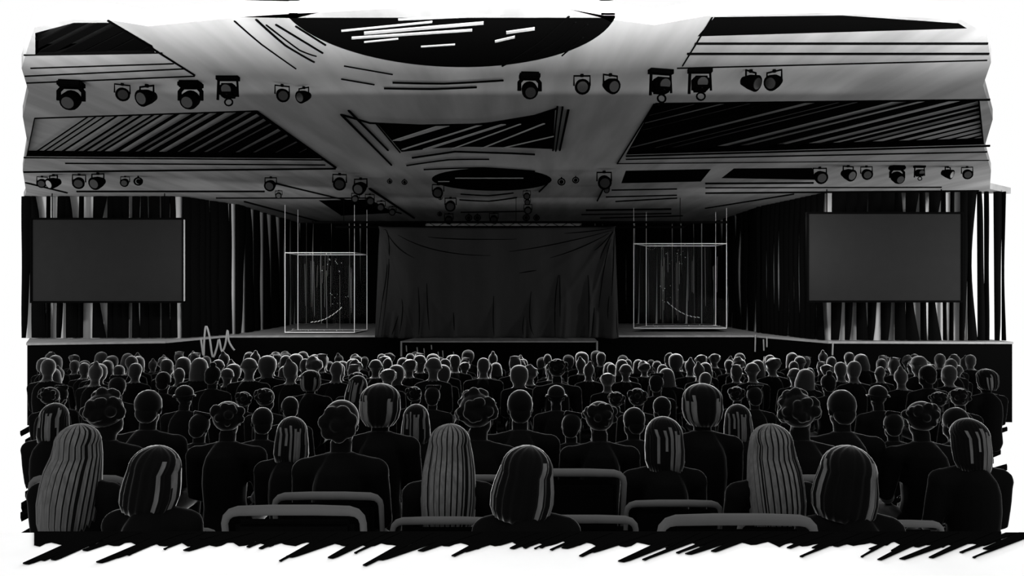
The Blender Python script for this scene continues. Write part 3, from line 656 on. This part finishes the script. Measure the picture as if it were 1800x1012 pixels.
def hair(kind):
    rn = random.Random(kind)
    streaks = None
    if kind == 'long':
        bm = shell(profile([(.03, .105, .118, -.01, 55), (-.03, .118, .115, -.02, 60), (-.09, .128, .14, -.05, 62), (-.16, .134, .155, -.07, 66), (-.24, .136, .165, -.085, 72), (-.33, .130, .165, -.09, 78), (-.38, .118, .155, -.09, 80)]), 72, 18, .03); streaks = 'mostly'
    elif kind == 'bob':
        bm = shell(profile([(.02, .110, .12, -.01, 52), (-.04, .124, .118, -.015, 55), (-.09, .130, .115, -.02, 58), (-.14, .124, .105, -.03, 62), (-.175, .105, .09, -.035, 70)]), 60, 13, .04); streaks = 'few'
    elif kind == 'beehive':
        bm = shell([(z + .02, rx * 1.0, ry, cy, gp) for z, rx, ry, cy, gp in profile([(.03, .118, .12, -.015, 50), (-.03, .120, .12, -.02, 55), (-.08, .108, .11, -.025, 60), (-.12, .08, .085, -.03, 70)])], 60, 12, .03); streaks = 'few'
    elif kind == 'straight':
        bm = shell(profile([(.02, .098, .11, -.01, 55), (-.05, .108, .11, -.02, 60), (-.12, .112, .10, -.03, 65), (-.17, .10, .085, -.04, 72)]), 60, 20, .04); streaks = 'some'
    elif kind == 'short':
        bm = bmesh.new(); ball(bm, (0, -.008, .032), (.086, .098, .098), 3); ball(bm, (0, -.045, -.02), (.070, .058, .07), 3)
        for v in bm.verts: v.co += v.co.normalized() * .004 * noise.noise(v.co * 60)
    elif kind == 'cap':
        bm = bmesh.new(); ball(bm, (0, -.005, .045), (.092, .104, .085), 3); tube(bm, [(0, -.01, .012), (0, -.01, .03)], [(.108, .118), (.098, .108)], 24); tube(bm, [(0, .07, .02), (0, .17, .005)], [(.08, .008), (.055, .006)], 14)
    elif kind in ('curly', 'tousled'):
        bm = bmesh.new(); ball(bm, (0, -.015, .03), (.095, .105, .10), 3)
        for k in range(46 if kind == 'curly' else 26):
            a = rn.uniform(0, 2 * PI); zz = rn.uniform(-.5, 1); 
            if math.sin(a) > .45 and zz < .5: continue
            r_ = math.sqrt(max(0, 1 - zz * zz)); ball(bm, (math.cos(a) * r_ * .095, -.015 + math.sin(a) * r_ * .10, .03 + zz * .10), rn.uniform(.018, .034), 2)
        me = remeshed(bm, .007, 'hair', 2); return me
    elif kind == 'lumps':
        bm = bmesh.new(); ball(bm, (0, -.01, .03), (.09, .10, .095), 3)
        for k in range(7):
            a = 2 * PI * k / 7 + .3; ball(bm, (math.cos(a) * .062, -.085, .015 + math.sin(a) * .058), (.040, .035, .040), 2)
        ball(bm, (0, -.105, .012), (.04, .035, .04), 2); me = remeshed(bm, .007, 'hair', 2); return me
    elif kind == 'bun':
        bm = bmesh.new(); ball(bm, (0, -.008, .032), (.088, .10, .098), 3); ball(bm, (0, -.045, -.02), (.068, .056, .066), 3); ball(bm, (0, -.03, .148), (.038, .038, .032), 2)
        me = remeshed(bm, .008, 'hair', 2); return me
    elif kind == 'quiff':
        bm = bmesh.new(); ball(bm, (0, -.008, .032), (.09, .10, .10), 3); ball(bm, (0, -.045, -.02), (.072, .058, .07), 3)
        for k in range(9): tube(bm, [(-.07 + .0175 * k, .02, .10), (-.065 + .019 * k, .0, .135), (-.05 + .019 * k, -.03, .15)], [.018, .014, .005], 6)
        me = remeshed(bm, .007, 'hair', 1); return me
    bmesh.ops.recalc_face_normals(bm, faces=bm.faces[:])
    if streaks:
        lay = bm.faces.layers.int['col']
        prob = {'mostly': .66, 'few': .3, 'some': .35}[streaks]; cols = {}
        for f in bm.faces:
            c = f.calc_center_median(); k = f[lay]
            if streaks != 'mostly': k = k // 2
            if k not in cols: cols[k] = ((k % 4 != 0 and rn.random() < .92) if streaks == 'mostly' else rn.random() < prob, rn.uniform(-.25, -.02), rn.uniform(.04, .10))
            on, zlo, zhi = cols[k]; f.material_index = 1 if on and (streaks == 'mostly' or zlo < c.z < zhi) else 0
    me = bpy.data.meshes.new('hair'); bm.to_mesh(me); bm.free()
    for p in me.polygons: p.use_smooth = True
    return me
HAIRS = {k: hair(k) for k in ('long', 'bob', 'beehive', 'straight', 'short', 'cap', 'curly', 'tousled', 'lumps', 'bun', 'quiff')}
for me in HAIRS.values(): me.materials.append(M['hair']); me.materials.append(M['hairgrey'])
POSES = {'straight': (0, 0, 1.0), 'left': (28, 4, 1.0), 'right': (-28, -4, .96), 'broad': (4, 0, 1.14), 'tilt': (-8, 9, .92)}
BODY, SHIRT, LOW = {}, {}, {}
for k, (tu, ti, wd) in POSES.items():
    BODY[k] = remeshed(make_body(tu, ti, wd), .011, 'person', 3); BODY[k].materials.append(M['skin'])
    SHIRT[k] = remeshed(make_shirt(wd), .014, 'shirt', 3); SHIRT[k].materials.append(M['cloth'])
def hair_matrix(pose, grow=1.0):
    tu, ti, wd = POSES[pose]; return Matrix.Translation(HC) @ Matrix.Rotation(R(tu), 4, 'Z') @ Matrix.Rotation(R(ti), 4, 'Y') @ Matrix.Scale(grow, 4)
def low_person(pose, hk):     # one light mesh for people too small in view to show parts
    key = (pose, hk)
    if key in LOW: return LOW[key]
    tu, ti, wd = POSES[pose]; bm = make_body(tu, ti, wd); torso(bm, .012, wd); arms(bm, .01, wd)
    if hk != 'bald':
        hm = HAIRS[hk].copy(); hm.transform(hair_matrix(pose)); bm.from_mesh(hm); bpy.data.meshes.remove(hm)
    me = remeshed(bm, .022, 'person', 2); me.materials.clear(); me.materials.append(M['figure']); me.materials.append(M['cloth'])
    for p in me.polygons: p.material_index = 0 if p.center.z > 1.045 else 1
    LOW[key] = me; return me
HN = {'long': 'long streaked hair', 'bob': 'a dark rounded bob', 'beehive': 'big rounded dark hair', 'straight': 'straight shoulder-length hair', 'short': 'short hair', 'cap': 'a brimmed cap', 'curly': 'bushy curly hair',
      'tousled': 'tousled hair', 'lumps': 'hair in thick coiled lumps', 'bun': 'a topknot', 'quiff': 'spiky hair', 'bald': 'a bald head'}
HA = {'short': 'short-haired', 'tousled': 'tousle-haired', 'bun': 'topknotted', 'straight': 'straight-haired', 'bald': 'bald', 'curly': 'bushy-haired', 'cap': 'capped', 'quiff': 'spiky-haired', 'beehive': 'big-haired', 'bob': 'bob-haired', 'long': 'long-haired', 'lumps': 'coil-haired'}
HW = {'long': .268, 'bob': .26, 'beehive': .24, 'straight': .22, 'short': .172, 'cap': .21, 'curly': .24, 'tousled': .225, 'lumps': .20, 'bun': .176, 'quiff': .19, 'bald': .155}
TOP = {'bun': 1.37, 'quiff': 1.345, 'beehive': 1.345}
placed = []
def person(px, ytop, wpx, hk, pose, label, near=True, group='seated audience members seen from behind', smin=.84, smax=1.15, d=None):
    top = TOP.get(hk, 1.32)
    if d is None:
        d0 = F * HW[hk] / wpx; best = None
        for k in range(-20, 21):
            dd = d0 * (1 + k * .01); z = H - (ytop - 506) * dd / F; s = (z - fz(dd)) / top; xx = (px - 900) * dd / F
            cost = abs(k) * .01 + max(0, .86 - s) * 6 + max(0, s - 1.14) * 6
            for q in placed:
                ox = .47 - abs(xx - q[0]); oy = .72 - abs(dd - q[1])
                if ox > 0 and oy > 0: cost += min(ox * 2, oy) * 3
            if best is None or cost < best[0]: best = (cost, dd)
        d = best[1]
    z = H - (ytop - 506) * d / F; s = (z - fz(d)) / top; s = min(max(s, .8), 1.2)
    x = (px - 900) * d / F
    if near:
        o = bpy.data.objects.new('person', BODY[pose]); C.objects.link(o)
        if hk != 'bald':
            h = bpy.data.objects.new('cap' if hk == 'cap' else 'hair', HAIRS[hk]); C.objects.link(h); h.parent = o; h.matrix_local = hair_matrix(pose)
        sh = bpy.data.objects.new('shirt', SHIRT[pose]); C.objects.link(sh); sh.parent = o
    else:
        o = bpy.data.objects.new('person', low_person(pose, hk)); C.objects.link(o)
    o.location = (x, d, fz(d)); o.scale = (s, s, s); o.rotation_euler = (0, 0, math.atan2(x, 22 - d) * .12)
    claim(o, label, 'person', group, x); placed.append((x, d, .24 * s, o)); return o

# traced heads of the repeating block of audience: (centre px, top px, width px, hair, pose)
TR = [(790, 745, 97, 'long', 'straight'), (925, 783, 108, 'bob', 'tilt'), (840, 690, 74, 'curly', 'right'), (914, 685, 52, 'short', 'broad'), (1054, 705, 62, 'tousled', 'broad'), (1114, 716, 46, 'short', 'left'),
      (1166, 732, 58, 'straight', 'left'), (668, 672, 68, 'beehive', 'straight'), (599, 701, 58, 'lumps', 'straight'), (731, 710, 56, 'straight', 'straight'), (729, 679, 33, 'tousled', 'right'), (760, 676, 30, 'quiff', 'straight'),
      (978, 677, 38, 'cap', 'straight'), (1122, 682, 40, 'tousled', 'right'), (1163, 697, 34, 'short', 'left'), (1004, 722, 44, 'quiff', 'tilt'), (1083, 688, 32, 'tousled', 'tilt'), (560, 740, 60, 'short', 'broad')]
WHERE = [(-655, 'left'), (0, 'middle'), (567, 'right')]
for i, (cx_, yt, wp, hk, pose) in enumerate(TR):
    for dx, wh in WHERE:
        px = cx_ + dx
        if px < 92 or px > 1722: continue
        if i == 17 or (i == 8 and dx > 0): continue
        dd = F * HW[hk] / wp
        row = 'rearmost row' if dd < 4.3 else ('near rows' if dd < 6.3 else 'middle rows')
        person(px, yt, wp, hk, pose, 'figure with %s in the %s, hall %s' % (HN[hk], row, wh))
person(94, 708, 54, 'straight', 'straight', 'dark figure with straight shoulder-length hair at the left end of the near rows')
person(88, 680, 36, 'tousled', 'right', 'dark figure with tousled hair at the left end of the middle rows')
person(1704, 735, 58, 'straight', 'left', 'dark figure with straight hair at the right end of the near rows')
# the rows further off, seat by seat
rn = random.Random(11)
rowsd = [17.0, 16.05, 15.1, 14.15, 13.2, 12.25, 11.3, 10.35, 9.4, 8.45]
def zone(px): return 'below left screen' if px < 340 else 'left of left glass box' if px < 490 else 'below left glass box' if px < 660 else 'below centre curtain' if px < 1090 else 'below right glass box' if px < 1265 else 'left of right screen' if px < 1415 else 'below right screen'
kinds = ['short', 'short', 'tousled', 'bun', 'straight', 'bald', 'curly', 'cap', 'quiff', 'beehive', 'bob']
for ri, d in enumerate(rowsd):
    xl = (76 - 900) * d / F; xr = (1730 - 900) * d / F; x = xl + rn.uniform(0, .3)
    xl = max(xl, -10.4)
    while x < xr:
        if rn.random() < (.93 if ri < 4 else .85) and x > -10.5 and x < 10.6:
            dd = d + rn.uniform(-.08, .08)
            if not any(abs(x - q[0]) < .52 and abs(dd - q[1]) < .78 for q in placed):
                s = rn.uniform(.93, 1.09); hk = rn.choice(kinds); px = 900 + x * F / dd
                yt = 506 + F * (H - fz(dd) - TOP.get(hk, 1.32) * s) / dd
                person(px, yt, 20, hk, rn.choice(list(POSES)), '%s figure in %s row from the stage, %s' % (HA[hk], ORD[ri], zone(px)), near=(ri >= 8), d=dd)
        x += rn.uniform(.52, .60) if ri < 6 else rn.uniform(.55, .70)

# ---------------------------------------------------------------- chairs
def chair_proto():
    root = empty('stacking_chair', (0, 0, 0))
    b = bmesh.new(); box(b, -.21, .21, -.20, .24, .41, .46); bmesh.ops.bevel(b, geom=b.edges[:], offset=.02, segments=2, affect='EDGES'); obj('seat', b, 'pad', root)
    b = bmesh.new(); box(b, -.215, .215, -.022, .022, 0, .36, Matrix.Translation((0, -.235, .50)) @ Matrix.Rotation(R(6), 4, 'X')); bmesh.ops.bevel(b, geom=b.edges[:], offset=.02, segments=2, affect='EDGES'); obj('backrest', b, 'pad', root)
    b = bmesh.new()
    arc = [(-.245, -.20, .40), (-.25, -.25, .72)] + [(-.25 + .05 * (1 - math.cos(a)), -.283, .845 + .045 * math.sin(a)) for a in (0, .5, 1.0, PI / 2)]
    pts = arc + [(-.08, -.29, .895), (.08, -.29, .895)] + [(-p[0], p[1], p[2]) for p in reversed(arc)]
    rad = [.011, .012, .013, .015, .017, .019, .020, .020, .019, .017, .015, .013, .012, .011]
    tube(b, pts, rad, 8); obj('back_rail', b, 'rail', root, True)
    for sx in (-1, 1):
        for (y0, y1) in ((.21, .25), (-.19, -.27)):
            b = bmesh.new(); tube(b, [(sx * .2, y0, .42), (sx * .215, y1, .0)], .012, 8); obj('leg', b, 'rail' if False else 'pad', root)
    return root
cp0 = chair_proto(); chair_used = [False]
def chair(x, d, s, label, rz=0):
    o = cp0 if not chair_used[0] else copy_tree(cp0); chair_used[0] = True
    o.location = (x, d, fz(d - .2 * s) ); o.scale = (s, s, s); o.rotation_euler = (0, 0, rz); claim(o, label, 'chair', 'dark stacking chairs with grey back rails', x); return o
seats = []
for (x, d, r_, o) in list(placed):
    if d < 4.7 and 150 < 900 + x * F / d < 1650:
        s = o.scale[0]; seats.append((x, d)); chair(x, d, s, 'grey-railed chair under the ' + o['label'].split(' in the ')[0].split(' at the ')[0]); 
for (cx_, y, wp) in ((242, 925, 190), (390, 815, 122), (517, 885, 168), (715, 820, 130), (1055, 822, 142), (1080, 903, 178), (1228, 795, 110), (1325, 900, 212), (1570, 912, 182), (1652, 845, 126)):
    d0 = F * .5 / wp; best = None
    for k in range(-25, 40):
        for xo in range(-20, 21):
            d = d0 * (1 + k * .01); s = (H - (y - 506) * d / F - fz(d)) / .91; x = (cx_ - 900) * d / F + xo * .01; dc = d + .28 * s
            cost = abs(k) * .01 + abs(xo) * .02 + max(0, 160 - (900 + x * F / d)) * .05 + max(0, 900 + x * F / d - 1650) * .05 + max(0, .86 - s) * 4 + max(0, s - 1.1) * 4
            for (qx, qd) in seats + [(q[0], q[1]) for q in placed]:
                ox = .50 - abs(x - qx); oy = .62 - abs(dc - qd)
                if ox > 0 and oy > 0: cost += min(ox * 2, oy) * 4
            if best is None or cost < best[0]: best = (cost, x, dc, s)
    cost, x, dc, s = best
    if cost > 1.2: continue
    seats.append((x, dc)); where = 'rearmost row' if y > 870 else 'near rows'
    chair(x, dc, s, 'empty chair with grey back rail in the %s, hall %s' % (where, 'left' if cx_ < 620 else 'middle' if cx_ < 1190 else 'right'))

# ---------------------------------------------------------------- labels: tell look-alikes apart
from collections import defaultdict
grp = defaultdict(list)
for o, l, x in LABELS: grp[l].append((x, o))
for l, it in grp.items():
    if len(it) < 2: continue
    it.sort(key=lambda q: q[0]); n = len(it)
    for k, (x, o) in enumerate(it):
        if n == 2: sfx = 'the ' + ('left', 'right')[k] + ' one'
        elif k == 0: sfx = 'leftmost'
        elif k == n - 1: sfx = 'rightmost'
        else: sfx = 'middle one' if n == 3 else ORD[k] + ' from left'
        o['label'] = l + ', ' + sfx
print('PEOPLE', len(placed), 'OBJECTS', len(bpy.data.objects))
